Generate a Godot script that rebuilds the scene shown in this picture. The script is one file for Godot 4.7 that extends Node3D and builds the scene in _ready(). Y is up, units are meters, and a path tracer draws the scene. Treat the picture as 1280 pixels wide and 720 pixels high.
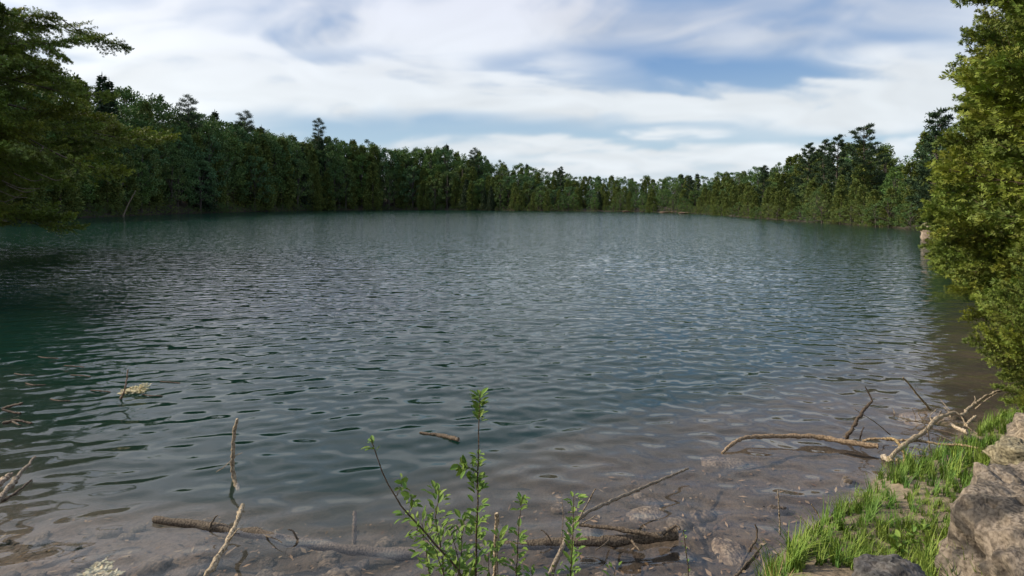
extends Node3D
# A small lake ringed by forest, seen from its bank. Units are metres, y is up, the water lies at y = 0.

const EYE := 2.2          # height of the eye over the water
const FOC := 691.6        # focal length in pixels of the 1280 x 720 photograph
const HOR := 256.0        # row of the horizon in the photograph

var rng := RandomNumberGenerator.new()
var noise := FastNoiseLite.new()
var names := {}
var M := {}

# ------------------------------------------------------------------ helpers
class MB:
	var v := PackedVector3Array()
	var n := PackedVector3Array()
	var c := PackedColorArray()
	var uv := PackedVector2Array()
	var ix := PackedInt32Array()

	func leaf(p: Vector3, axis: Vector3, side: Vector3, length: float, width: float, col: Color, widest := 0.45) -> void:
		# a pointed leaf-shaped face
		var k := v.size()
		var m := p + axis * length * widest
		var nn := side.cross(axis).normalized()
		v.append(p); v.append(m + side * width * 0.5); v.append(p + axis * length); v.append(m - side * width * 0.5)
		for i in 4:
			n.append(nn); c.append(col)
		ix.append_array([k, k + 2, k + 1, k, k + 3, k + 2])

	func tube(path: Array, rad: Array, sides: int, col: Color, lump := 0.0, sd := 1) -> void:
		var k := v.size()
		var up := Vector3(0.31, 0.92, 0.24).normalized()
		var r2 := RandomNumberGenerator.new()
		r2.seed = sd
		var cnt := path.size()
		var phase := r2.randf() * TAU
		for i in cnt:
			var p: Vector3 = path[i]
			var d: Vector3 = (path[mini(i + 1, cnt - 1)] - path[maxi(i - 1, 0)])
			d = d.normalized() if d.length() > 1e-6 else Vector3.UP
			if absf(d.dot(up)) > 0.97:
				up = Vector3(0.9, 0.1, -0.4).normalized()
			var a := d.cross(up).normalized()
			var b := d.cross(a)
			for s in sides:
				var an := TAU * s / sides + phase
				var o := a * cos(an) + b * sin(an)
				var rr: float = rad[i] * (1.0 + lump * (r2.randf() - 0.5))
				v.append(p + o * rr); n.append(o)
				c.append(Color(col.r, col.g, col.b) * (1.0 + 0.25 * (r2.randf() - 0.5)))
		for i in cnt - 1:
			for s in sides:
				var a0 := k + i * sides + s
				var a1 := k + i * sides + (s + 1) % sides
				ix.append_array([a0, a0 + sides, a1, a1, a0 + sides, a1 + sides])
		for e in [0, cnt - 1]:   # end caps
			var q := v.size()
			var dd: Vector3 = (path[0] - path[1]) if e == 0 else (path[cnt - 1] - path[cnt - 2])
			dd = dd.normalized()
			v.append(path[e] + dd * rad[e] * 0.25); n.append(dd); c.append(col * 1.15)
			for s in sides:
				v.append(v[k + e * sides + s]); n.append(dd); c.append(col * 1.1)
			for s in sides:
				if e == 0:
					ix.append_array([q, q + 1 + s, q + 1 + (s + 1) % sides])
				else:
					ix.append_array([q, q + 1 + (s + 1) % sides, q + 1 + s])

	func mesh() -> ArrayMesh:
		var a := []
		a.resize(Mesh.ARRAY_MAX)
		a[Mesh.ARRAY_VERTEX] = v
		a[Mesh.ARRAY_NORMAL] = n
		if c.size() == v.size():
			a[Mesh.ARRAY_COLOR] = c
		if uv.size() == v.size():
			a[Mesh.ARRAY_TEX_UV] = uv
		a[Mesh.ARRAY_INDEX] = ix
		var m := ArrayMesh.new()
		m.add_surface_from_arrays(Mesh.PRIMITIVE_TRIANGLES, a)
		return m

func numbered(called: String) -> String:
	if not names.has(called):
		names[called] = 0
		return called
	names[called] += 1
	return "%s_%03d" % [called, names[called]]

func meta(o: Node, label: String, category: String, group := "") -> void:
	o.set_meta("label", label)
	o.set_meta("category", category)
	if group != "":
		o.set_meta("group", group)

func thing(called: String, label: String, category: String, at := Vector3.ZERO, group := "") -> Node3D:
	var o := Node3D.new()
	o.name = numbered(called)
	o.position = at
	meta(o, label, category, group)
	add_child(o)
	return o

func part(called: String, mesh: Mesh, mat: Material, parent: Node, at := Transform3D()) -> MeshInstance3D:
	var o := MeshInstance3D.new()
	o.name = called
	o.mesh = mesh
	o.material_override = mat
	o.transform = at
	parent.add_child(o, true)
	return o

func single(called: String, mesh: Mesh, mat: Material, label: String, category: String, at := Vector3.ZERO, group := "") -> MeshInstance3D:
	var o := MeshInstance3D.new()
	o.name = numbered(called)
	o.mesh = mesh
	o.material_override = mat
	o.position = at
	meta(o, label, category, group)
	add_child(o)
	return o

func pix(px: float, py: float, h := 0.0) -> Vector3:
	# the point at height h over the water that the photograph shows at that pixel
	var d := (EYE - h) * FOC / (py - HOR)
	return Vector3((px - 640.0) / FOC * d, h, -d)

func pixd(px: float, py: float, d: float) -> Vector3:
	return Vector3((px - 640.0) / FOC * d, EYE - (py - HOR) / FOC * d, -d)

func rv() -> Vector3:
	var z := rng.randf_range(-1, 1)
	var a := rng.randf() * TAU
	var r := sqrt(1 - z * z)
	return Vector3(r * cos(a), z, r * sin(a))

func table(t: Array, x: float) -> float:
	if x <= t[0][0]:
		return t[0][1]
	for i in t.size() - 1:
		if x <= t[i + 1][0]:
			return lerpf(t[i][1], t[i + 1][1], (x - t[i][0]) / (t[i + 1][0] - t[i][0]))
	return t[-1][1]

func vary(c: Color, amount: float) -> Color:
	var k := 1.0 + amount * rng.randf_range(-1, 1)
	var w := amount * 0.45 * rng.randf_range(-1, 1)
	return Color(c.r * k * (1.0 + w), c.g * k, c.b * k * (1.0 - w))

# ------------------------------------------------------------------ the lie of the land
const SHORE := [
	Vector2(1.35, -3.15), Vector2(2.45, -4.1), Vector2(4.2, -5.2), Vector2(6.3, -6.2), Vector2(9.6, -9.2), Vector2(17, -18.2), Vector2(26, -32.5),
	Vector2(35.5, -47), Vector2(37.6, -56), Vector2(38.6, -74), Vector2(40, -89), Vector2(44, -117), Vector2(46, -152), Vector2(39, -169),
	Vector2(22, -190), Vector2(-12.6, -217), Vector2(-47, -234), Vector2(-75, -217), Vector2(-83, -169), Vector2(-81, -127), Vector2(-74, -95),
	Vector2(-66, -70), Vector2(-50, -46), Vector2(-32, -28), Vector2(-20, -14.5), Vector2(-13.5, -8.4), Vector2(-8.6, -4.2), Vector2(-4.8, -2.1),
	Vector2(-1.5, -1.9), Vector2(0.6, -2.1)]
const SKYLINE := [[-200, 70], [0, 85], [150, 108], [200, 118], [280, 126], [330, 132], [400, 141], [470, 158], [500, 168], [560, 189], [600, 198], [680, 216],
	[760, 225], [820, 221], [900, 220], [960, 212], [990, 205], [1040, 192], [1080, 186], [1130, 182], [1180, 168], [1300, 160]]
const SLOPE := [[-100, 0.42], [200, 0.4], [400, 0.3], [600, 0.14], [750, 0.06], [900, 0.05], [1000, 0.06], [1150, 0.1]]
const DEPTHS := [[0, 72], [100, 95], [200, 127], [300, 169], [400, 217], [500, 234], [600, 217], [720, 190], [800, 169], [850, 152], [900, 117], [950, 89], [1000, 74], [1100, 56], [1150, 49], [1165, 33]]

func shore_distance(p: Vector2) -> float:
	# over land positive, over water negative
	var best := 1e9
	var inside := false
	var j := SHORE.size() - 1
	for i in SHORE.size():
		var a: Vector2 = SHORE[j]
		var b: Vector2 = SHORE[i]
		var ab := b - a
		var t := clampf((p - a).dot(ab) / ab.length_squared(), 0.0, 1.0)
		best = minf(best, (a + ab * t).distance_squared_to(p))
		if (a.y > p.y) != (b.y > p.y) and p.x < (b.x - a.x) * (p.y - a.y) / (b.y - a.y) + a.x:
			inside = not inside
		j = i
	best = sqrt(best)
	return -best if inside else best

func ground_height(x: float, z: float) -> float:
	var r := sqrt(x * x + z * z)
	var wob := noise.get_noise_2d(x * 22.0, z * 22.0) * 0.22 + noise.get_noise_2d(x * 70.0, z * 70.0) * 0.07
	wob *= clampf(r * 0.12 + 0.4, 0.5, 3.0)
	var s := shore_distance(Vector2(x, z)) + wob
	if s < 0.0:
		var d := -s
		var e := maxf(d - 1.2, 0.0)
		var far := smoothstep(14.0, 30.0, r)
		var deep := minf(0.12 * d + 0.09 * pow(e, 1.7) + far * d * 0.4, 7.0)
		return -0.012 - deep + (noise.get_noise_2d(x * 60.0, z * 60.0) * 0.035 + noise.get_noise_2d(x * 200.0, z * 200.0) * 0.02) * smoothstep(0.0, 0.4, d)
	var bank := 0.07 * smoothstep(0.0, 0.25, s) + 0.16 * minf(s, 2.6) + 0.05 * maxf(s - 2.6, 0.0)
	bank = minf(bank, 1.2)
	bank += noise.get_noise_2d(x * 45.0, z * 45.0) * 0.06 * smoothstep(0.1, 0.6, s)
	var px := 640.0 + FOC * x / maxf(-z, 1.0) if z < -10.0 else (-100.0 if x < 0 else 1200.0)
	var slope := table(SLOPE, px)
	var hill := 0.1 + slope * minf(s, 48.0) + noise.get_noise_2d(x * 4.0, z * 4.0) * minf(s * 0.06, 1.5)
	return lerpf(bank, hill, smoothstep(12.0, 28.0, r))

func make_ground() -> void:
	var b := MB.new()
	var na := 300
	var radii := []
	var r := 0.25
	while r < 900.0:
		radii.append(r)
		r += maxf(0.055, r * 0.026)
	for i in radii.size():
		var rr: float = radii[i]
		for a in na:
			var an := TAU * a / na
			var x := rr * sin(an)
			var z := -rr * cos(an)
			b.v.append(Vector3(x, ground_height(x, z), z))
			var s := noise.get_noise_2d(x * 30.0 + 500.0, z * 30.0)
			var t := noise.get_noise_2d(x * 110.0, z * 110.0 + 300.0)
			var y: float = b.v[-1].y
			var soil := Color(0.21, 0.165, 0.12).lerp(Color(0.34, 0.28, 0.2), clampf(0.5 + s * 1.2 + t * 0.6, 0, 1))
			var mud := Color(0.05, 0.034, 0.022).lerp(Color(0.1, 0.07, 0.045), clampf(0.45 + s * 1.0 + t * 1.0, 0, 1))
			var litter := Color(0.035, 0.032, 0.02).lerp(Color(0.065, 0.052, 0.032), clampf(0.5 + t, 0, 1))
			mud = mud.lerp(Color(0.19, 0.14, 0.11), 0.75 * smoothstep(0.0, 0.5, -(x + 1.9 + 0.25 * (z + 3.3)) * 0.6 + s * 1.2 + t * 0.4) * (1.0 - smoothstep(5.6, 7.5, rr + s)))   # pale silt
			var col := mud if y < -0.01 else soil
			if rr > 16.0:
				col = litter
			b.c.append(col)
	var base := 0
	var rows := radii.size()
	for i in rows - 1:
		for a in na:
			var a0 := base + i * na + a
			var a1 := base + i * na + (a + 1) % na
			b.ix.append_array([a0, a0 + na, a1, a1, a0 + na, a1 + na])
	var mid := b.v.size()
	b.v.append(Vector3(0, ground_height(0, 0), 0)); b.c.append(Color(0.28, 0.22, 0.16))
	for a in na:
		b.ix.append_array([mid, a, (a + 1) % na])
	b.n.resize(b.v.size())
	for k in range(0, b.ix.size(), 3):
		var p := b.v[b.ix[k]]
		var nn := (b.v[b.ix[k + 2]] - p).cross(b.v[b.ix[k + 1]] - p)
		if nn.y < 0:
			nn = -nn
		for q in 3:
			b.n[b.ix[k + q]] += nn
	for k in b.n.size():
		b.n[k] = b.n[k].normalized()
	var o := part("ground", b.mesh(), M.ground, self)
	o.set_meta("kind", "structure")
	o.set_meta("label", "brown lake bed, bank and wooded slopes around the lake")

func make_water() -> void:
	# ripples: a set of short wind waves
	var w := []
	var wr := RandomNumberGenerator.new()
	wr.seed = 41
	for i in 26:
		var t := i / 25.0
		var lam := 0.13 * pow(7.5, t) * wr.randf_range(0.9, 1.1)
		var an := 0.18 + wr.randfn(0.0, 0.42)
		var k := TAU / lam
		var slope := 0.021 if lam < 0.5 else 0.01
		w.append([k * sin(an), k * cos(an), slope / k * 1.0, wr.randf() * TAU, k])
	var b := MB.new()
	var radii := []
	var r := 1.6
	while r < 330.0:
		radii.append(r)
		if r < 30.0:
			r += clampf(r * 0.0058, 0.026, 0.2)
		else:
			r += maxf(0.2, (r - 30.0) * 0.05)
	var na := 430
	var a_lo := -1.15
	var a_hi := 1.15
	for i in radii.size():
		var rr: float = radii[i]
		var fade := 1.0 - smoothstep(18.0, 30.0, rr)
		for a in na:
			var an := lerpf(a_lo, a_hi, a / float(na - 1))
			var x := rr * sin(an)
			var z := -rr * cos(an)
			var h := 0.0
			var gx := 0.0
			var gz := 0.0
			if fade > 0.0:
				var gust := clampf(0.95 + noise.get_noise_2d(x * 9.0 + 77.0, z * 5.0) * 0.9, 0.45, 1.5)
				var off := -z + x * 0.0 - 2.6
				var shelter := 0.48 + 0.52 * smoothstep(0.5, 3.6, off - maxf(0.0, x - 1.0) * 0.55 + minf(0.0, x + 2.0) * 0.35)
				var A := fade * gust * shelter
				for q in w:
					var ph: float = q[0] * x + q[1] * z + q[3]
					var sn := sin(ph)
					h += q[2] * sn
					var dc: float = q[2] * cos(ph)
					gx += dc * q[0]
					gz += dc * q[1]
				h *= A
				gx *= A
				gz *= A
			b.v.append(Vector3(x, h, z))
			b.n.append(Vector3(-gx, 1, -gz).normalized())
			b.uv.append(Vector2(x, z))
	for i in radii.size() - 1:
		for a in na - 1:
			var a0 := i * na + a
			b.ix.append_array([a0, a0 + na, a0 + 1, a0 + 1, a0 + na, a0 + na + 1])
	var o := part("water", b.mesh(), M.water, self)
	o.set_meta("kind", "structure")
	o.set_meta("label", "rippled blue green lake water")
	var body := FogVolume.new()
	body.name = "water_body"
	body.size = Vector3(240, 9.0, 300)
	body.position = Vector3(-10, -4.5 - 0.03, -138)
	var fm := FogMaterial.new()
	fm.density = 0.34
	fm.albedo = Color(0.018, 0.078, 0.06).linear_to_srgb()
	body.material = fm
	body.set_meta("kind", "structure")
	add_child(body)

# ------------------------------------------------------------------ trees
func trunk_mesh(h: float, r: float, col: Color, bend := 0.12, limbs := []) -> ArrayMesh:
	var b := MB.new()
	var path := []
	var rad := []
	var ox := rng.randf_range(-bend, bend)
	var oz := rng.randf_range(-bend, bend)
	for i in 9:
		var t := i / 8.0
		path.append(Vector3(ox * sin(t * 5.0), h * t - (0.3 if i == 0 else 0.0), oz * sin(t * 4.0 + 1.0) - oz * sin(1.0)))
		rad.append(maxf(r * (1.0 - 0.93 * t) * (1.35 if i == 0 else 1.0), 0.012))
	b.tube(path, rad, 8, col, 0.15, rng.randi())
	for l in limbs:
		b.tube(l[0], l[1], 5, col, 0.1, rng.randi())
	return b.mesh()

func clump(b: MB, at: Vector3, out: Vector3, size: Vector3, count: int, length: float, width: float, col: Color, droop: float, spread: float) -> void:
	for i in count:
		var o := rv()
		o *= pow(rng.randf(), 0.45)
		var p := at + Vector3(o.x * size.x, o.y * size.y, o.z * size.z)
		var ax := (out + rv() * spread + Vector3(0, -droop, 0)).normalized()
		var sd := ax.cross(rv()).normalized()
		var k := rng.randf_range(0.65, 1.25)
		b.leaf(p, ax, sd, length * k, width * k, vary(col, 0.28))

func cedar_proto(r: float, col: Color, lean: float) -> Node3D:
	var b := MB.new()
	var na := rng.randf() * 10.0
	for i in 250:
		var t := 0.985 * pow(rng.randf(), 1.15)
		var an := rng.randf() * TAU
		var prof := pow(1.0 - t, 0.52) * (0.72 + 0.28 * smoothstep(0.0, 0.18, t))
		var lob := 0.86 + 0.42 * noise.get_noise_3d(cos(an) * 60.0 + na * 40.0, t * 330.0, sin(an) * 60.0)
		var R := r * prof * lob
		var out := Vector3(cos(an), 0, sin(an))
		var q := out * R * (0.55 + 0.45 * sqrt(rng.randf())) + Vector3(lean * t, 0.2 + t * 9.6, 0)
		var s := 0.32 + 0.34 * (1.0 - t)
		clump(b, q, out + Vector3(0, 0.3, 0), Vector3(s, s * 1.3, s), 23, 0.32, 0.18, vary(col, 0.22), 0.1, 0.9)
	for i in 8:   # the leader
		var t := rng.randf()
		b.leaf(Vector3(lean, 9.3 + t * 0.75, 0) + rv() * 0.14 * (1.0 - t), (Vector3.UP + rv() * 0.6).normalized(), rv(), 0.3, 0.14, vary(col, 0.3))
	var o := Node3D.new()
	part("trunk", trunk_mesh(9.3, 0.16, Color(0.12, 0.095, 0.075)), M.bark, o)
	part("crown", b.mesh(), M.leaf, o)
	return o

func broad_proto(w: float, low: float, col: Color, open: float) -> Node3D:
	var b := MB.new()
	var limbs := []
	var lobes := int(46 - open * 10)
	for i in lobes:
		var an := i * 2.399 + rng.randf_range(-0.4, 0.4)
		var t := (i + 0.5) / lobes
		var y := low + (9.6 - low) * t
		var prof := pow(sin(PI * clampf(0.16 + t * 0.8, 0, 1)), 0.75)
		var R := w * prof * rng.randf_range(0.45, 1.0)
		var q := Vector3(cos(an) * R, y + rng.randf_range(-0.4, 0.4), sin(an) * R)
		var s := rng.randf_range(0.6, 1.1) * (1.0 - 0.2 * t)
		clump(b, q, Vector3(cos(an) * 0.5, 0.35, sin(an) * 0.5), Vector3(s, s * 0.72, s), int(100 - 30 * open), 0.25, 0.18, vary(col, 0.2), 0.0, 1.2)
		if i % 3 == 0:
			var y0 := maxf(low * 0.7, y * 0.55)
			limbs.append([[Vector3(0, y0, 0), Vector3(q.x * 0.45, lerpf(y0, y, 0.6), q.z * 0.45), q], [0.09, 0.055, 0.02]])
	var o := Node3D.new()
	part("trunk", trunk_mesh(8.6, 0.17, Color(0.13, 0.115, 0.1), 0.25, limbs), M.bark, o)
	part("crown", b.mesh(), M.leaf, o)
	return o

func spruce_proto(r: float, col: Color) -> Node3D:
	var b := MB.new()
	var tiers := 26
	for i in tiers:
		var t := 0.08 + 0.9 * i / (tiers - 1.0)
		var R := r * pow(1.0 - t, 0.85) + 0.12
		var n := int(7 + 6 * (1.0 - t))
		for k in n:
			var an := TAU * k / n + i * 0.7 + rng.randf_range(-0.25, 0.25)
			var out := Vector3(cos(an), 0, sin(an))
			var L := R * rng.randf_range(0.7, 1.12)
			var steps := int(3 + 6 * L / r)
			for s in steps:
				var f := (s + 0.6) / steps
				var q := out * L * f + Vector3(0, t * 9.7 - 0.32 * L * f * f + rng.randf_range(-0.16, 0.16), 0)
				for e in 4:
					var sd := (out.cross(Vector3.UP) * (1 if e % 2 else -1) * 0.8 + out * 0.8 + rv() * 0.45).normalized()
					b.leaf(q + rv() * 0.12, sd, sd.cross(rv()).normalized(), 0.36 * rng.randf_range(0.7, 1.2), 0.16, vary(col, 0.25))
	b.leaf(Vector3(0, 9.5, 0), Vector3.UP, Vector3.RIGHT, 0.7, 0.1, col)
	b.leaf(Vector3(0, 9.5, 0), Vector3.UP, Vector3.BACK, 0.7, 0.1, col)
	var o := Node3D.new()
	part("trunk", trunk_mesh(9.7, 0.15, Color(0.1, 0.085, 0.07)), M.bark, o)
	part("crown", b.mesh(), M.leaf, o)
	return o

func pine_tree(at: Vector3, h: float, seedy: int, label: String, first := 0.3, reach := 1.0, sparse := 0.0) -> void:
	# a tall old pine: bare trunk below, a few long level boughs with upturned plumes
	rng.seed = seedy
	var o := thing("pine_tree", label, "tree", at)
	var col := Color(0.034, 0.06, 0.028)
	var k := h / 14.0
	part("trunk", trunk_mesh(h * 0.985, 0.22 * k + 0.03, Color(0.1, 0.085, 0.072), 0.2), M.bark, o)
	var count := 46
	for i in count:
		var t := lerpf(first, 0.985, i / (count - 1.0))
		var an := i * 2.4 + rng.randf_range(-0.5, 0.5)
		if rng.randf() < sparse * (1.0 - t):
			continue
		var out := Vector3(cos(an), 0, sin(an))
		var L := h * 0.19 * reach * (0.22 + 1.0 * pow(1.0 - t, 0.6)) * rng.randf_range(0.55, 1.2)
		var b := MB.new()
		var path := []
		var rad := []
		for s in 6:
			var f := s / 5.0
			path.append(out * L * f + Vector3(0, L * (0.12 * f + 0.22 * f * f), 0))
			rad.append(0.055 * k * (1.0 - 0.8 * f))
		b.tube(path, rad, 5, Color(0.1, 0.085, 0.07), 0.1, i + seedy)
		var plumes := int(5 + L * 3.0)
		for p in plumes:
			var f := 0.25 + 0.75 * sqrt((p + 0.5) / plumes)
			var side := out.cross(Vector3.UP) * rng.randf_range(-1, 1) * L * 0.36 * f
			var q := out * L * f + Vector3(0, L * (0.12 * f + 0.22 * f * f) + 0.12, 0) + side
			clump(b, q, out * 0.6 + Vector3(0, 0.5, 0), Vector3(0.42, 0.2, 0.42) * maxf(k, 0.8), 26, 0.32 * k + 0.06, 0.08, col, 0.0, 1.0)
		part("bough", b.mesh(), M.leaf, o, Transform3D(Basis(), Vector3(0, h * t - 0.1, 0)))

func forest_label(kind: String, px: float, row: int, tall: float, wide: float) -> Array:
	var where := "the far end"
	if px < 330:
		where = "the steep shaded shore"
	elif px < 640:
		where = "the long wooded slope"
	elif px >= 905:
		where = "the sunlit shore"
	var how := "at the water's edge of " if row == 0 else ("behind the front trees of " if row < 3 else "high at the back of ")
	if kind == "shore_bush":
		how = "overhanging the waterline of "
	var look: String = {"cedar_tree": "dense cedar ", "broadleaf_tree": "round leafy tree ", "spruce_tree": "pointed dark spruce ", "shore_bush": "leafy bush "}[kind]
	var size := "tall " if tall > 1.0 else ("short " if tall < 0.88 else "middling ")
	var girth := "slim " if wide < 0.98 else ("broad " if wide > 1.09 else "")
	return [size + girth + look + how + where, "%s %s%s" % [kind.replace("_", " ") + ("es" if kind == "shore_bush" else "s"), how, where]]

func put_tree(protos: Array, called: String, category: String, at: Vector3, h: float, px: float, row: int, tall := 1.0) -> void:
	var src: Node3D = protos[rng.randi() % protos.size()]
	var o: Node3D = src.duplicate()
	o.name = numbered(called)
	o.position = at
	o.rotation.y = rng.randf() * TAU
	var s := h / 10.0
	var girth := rng.randf_range(0.88, 1.2)
	var wide := s * girth * clampf(pow(10.0 / h, 0.25), 0.8, 1.3)
	o.scale = Vector3(wide, s, wide)
	var l := forest_label(called, px, row, tall, girth)
	meta(o, l[0], category, l[1])
	add_child(o)

func make_forest() -> void:
	rng.seed = 7
	var cedars := []
	for i in 7:
		cedars.append(cedar_proto(rng.randf_range(1.9, 2.6), Color(0.1, 0.13, 0.032), rng.randf_range(-0.3, 0.3)))
	var broads := []
	for i in 5:
		broads.append(broad_proto(rng.randf_range(2.9, 3.7), rng.randf_range(1.4, 2.6), [Color(0.075, 0.135, 0.035), Color(0.06, 0.11, 0.035), Color(0.085, 0.13, 0.04), Color(0.065, 0.125, 0.05), Color(0.09, 0.145, 0.04)][i], [0.0, 0.4, 0.9, 0.2, 0.6][i]))
	var spruces := [spruce_proto(2.0, Color(0.03, 0.052, 0.026)), spruce_proto(2.5, Color(0.036, 0.056, 0.03))]
	var bushes := []
	for i in 3:
		bushes.append(broad_proto(4.6, 0.8, [Color(0.085, 0.125, 0.03), Color(0.07, 0.12, 0.035), Color(0.1, 0.13, 0.04)][i], 0.3))
	var offs := [0.7, 4.5, 9.0, 15.0, 23.0, 33.0]
	var frac := [0.52, 0.66, 0.82, 0.96, 1.0, 1.0]
	var gaps := [3.3, 3.6, 4.2, 4.8, 5.4, 5.0]
	for row in 6:
		var walked := 0.0
		var next := rng.randf() * 3.0
		for i in range(6, 22):
			var a: Vector2 = SHORE[i]
			var c: Vector2 = SHORE[i + 1] if i < 21 else SHORE[22]
			var d := c - a
			var L := d.length()
			d /= L
			var out := Vector2(-d.y, d.x)
			if shore_distance(a + d * L * 0.5 + out * 2.0) < 0.0:
				out = -out
			while next < walked + L:
				var q: Vector2 = a + d * (next - walked) + out * (offs[row] + rng.randf_range(-0.9, 0.9) * (1.0 + row * 0.6))
				var dep := -q.y
				var px := 640.0 + FOC * q.x / dep
				next += gaps[row] * rng.randf_range(0.65, 1.4) * (1.0 if dep < 130 else (1.15 if px < 560 else 0.92))
				if px < -70 or px > 1215 or (row == 5 and (px < 470 or px > 960)) or shore_distance(q) < 0.4:
					continue
				var g := ground_height(q.x, q.y)
				var need := EYE + (HOR - table(SKYLINE, px)) / FOC * dep - g
				var tall := rng.randf_range(0.8, 1.08)
				var h := clampf(need * frac[row] * tall * (1.1 if row > 2 else 1.0), 3.5, 25.0)
				var u := rng.randf()
				var at := Vector3(q.x, g - 0.05, q.y)
				var sunny := px > 860
				var cshare := 0.42 if row < 2 else 0.18
				if sunny:
					cshare = 0.86 if row < 3 else 0.45
				elif px > 560:
					cshare = 0.36
				if u < cshare:
					put_tree(cedars, "cedar_tree", "tree", at, h, px, row, tall)
				elif u < cshare + (1.0 - cshare) * 0.06:
					put_tree(spruces, "spruce_tree", "tree", at, h * 1.06, px, row, tall)
				else:
					put_tree(broads, "broadleaf_tree", "tree", at, h, px, row, tall)
			walked += L
	# trees that stand on the sunward side of the big overhanging cedar and keep the sun off it
	for q in [Vector2(-33.5, -28.0), Vector2(-34.0, -24.0), Vector2(-33.0, -19.5), Vector2(-38.0, -26.0)]:
		var src: Node3D = cedars[rng.randi() % cedars.size()].duplicate()
		src.name = numbered("cedar_tree")
		src.position = Vector3(q.x, ground_height(q.x, q.y) - 0.05, q.y)
		src.scale = Vector3(2.0, 1.65, 2.0)
		meta(src, "tall cedar standing behind the big overhanging dark cedar", "tree", "cedars behind the overhanging cedar")
		add_child(src)
	# the outside corners of the shore would stay bare: fan trees round them
	for i in range(8, 21):
		var v: Vector2 = SHORE[i]
		var d0: Vector2 = (v - SHORE[i - 1]).normalized()
		var d1: Vector2 = (SHORE[i + 1] - v).normalized()
		var out := (Vector2(-d0.y, d0.x) + Vector2(-d1.y, d1.x)).normalized()
		if shore_distance(v + out * 2.0) < 0.0:
			out = -out
		if absf(d0.angle_to(d1)) < 0.3:
			continue
		for row in range(1, 5):
			for k in row:
				var q: Vector2 = v + out.rotated((k - (row - 1) * 0.5) * 0.3) * (offs[row] + rng.randf_range(-1, 1))
				var px := 640.0 + FOC * q.x / -q.y
				var g := ground_height(q.x, q.y)
				var tall := rng.randf_range(0.85, 1.05)
				var h := clampf((EYE + (HOR - table(SKYLINE, px)) / FOC * -q.y - g) * frac[row] * tall, 3.5, 24.0)
				if rng.randf() < 0.5:
					put_tree(broads, "broadleaf_tree", "tree", Vector3(q.x, g - 0.05, q.y), h, px, row, tall)
				else:
					put_tree(cedars, "cedar_tree", "tree", Vector3(q.x, g - 0.05, q.y), h, px, row, tall)
	# low bushes along the far waterline
	var along := 0.0
	var nx := 1.0
	for i in range(7, 21):
		var a: Vector2 = SHORE[i]
		var c: Vector2 = SHORE[i + 1]
		var L := a.distance_to(c)
		while nx < along + L:
			var q := a.lerp(c, (nx - along) / L)
			nx += rng.randf_range(1.8, 4.6)
			var px := 640.0 + FOC * q.x / -q.y
			if px < -40 or px > 1150:
				continue
			var bt := rng.randf_range(0.8, 1.08)
			put_tree(bushes, "shore_bush", "bush", Vector3(q.x, maxf(ground_height(q.x, q.y), -0.1) - 0.15, q.y), 1.4 + 1.8 * (bt - 0.8) / 0.28, px, 0, bt)
		along += L
	for p in cedars + broads + spruces + bushes:
		p.free()
	# the pines that stand out against the sky
	var pines := [
		[593, 186, 14.0, 0.12, 0.85, 0.3, "lone tall pine with broken side arms above the low treeline"],
		[701, 209, 14.0, 0.12, 0.85, 0.2, "small ragged pine on the skyline over the lake's far end"],
		[1080, 158, 14.0, 0.15, 1.2, 0.0, "broad dark pine with layered arms, tallest of the sunlit shore group"],
		[1047, 171, 13.0, 0.15, 1.0, 0.3, "ragged open pine between two fuller pines of the sunlit shore"],
		[1030, 176, 16.0, 0.15, 1.0, 0.35, "dark pine with a forked ragged top on the sunlit shore"],
		[1011, 181, 18.0, 0.15, 1.1, 0.2, "outermost pine of the row of pines on the sunlit shore"],
		[1172, 140, 12.0, 0.12, 1.0, 0.0, "tall dark pine behind the near cedars beside a bright leafy tree"],
		[306, 140, 17.0, 0.15, 0.9, 0.1, "tall pine breaking the crest of the shaded wooded slope"],
		[398, 149, 17.0, 0.15, 0.7, 0.1, "slim dark pine poking above pale leafy crowns on the slope"],
		[235, 121, 15.0, 0.15, 0.8, 0.0, "dense pine on the steep shaded shore's crest"],
		[955, 208, 14.0, 0.15, 0.8, 0.2, "small pine where the sunlit shore's skyline starts to climb"],
		[862, 220, 12.0, 0.15, 0.7, 0.1, "little pine over the reddish bank at the lake's end"]]
	for i in pines.size():
		var p: Array = pines[i]
		var dep: float = table(DEPTHS, p[0]) + p[2]
		var x: float = (p[0] - 640.0) / FOC * dep
		var g := ground_height(x, -dep)
		var top: float = EYE + (HOR - p[1]) / FOC * dep
		pine_tree(Vector3(x, g - 0.05, -dep), top - g, 100 + i, p[6], p[3], p[4], p[5])

# ------------------------------------------------------------------ near cedars, bough by bough
func spray(b: MB, p: Vector3, ax: Vector3, up: Vector3, size: float, col: Color) -> void:
	var sd := ax.cross(up).normalized()
	var flat := sd.cross(ax).normalized()
	for i in 5:
		var a := (i - 2.0) * 0.42 + rng.randf_range(-0.15, 0.15)
		var d := (ax * cos(a) + sd * sin(a) + flat * rng.randf_range(-0.22, 0.22)).normalized()
		var s := d.cross(flat).normalized()
		b.leaf(p, d, s, size * rng.randf_range(0.75, 1.15), size * 0.22, vary(col, 0.14), 0.62)

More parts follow.
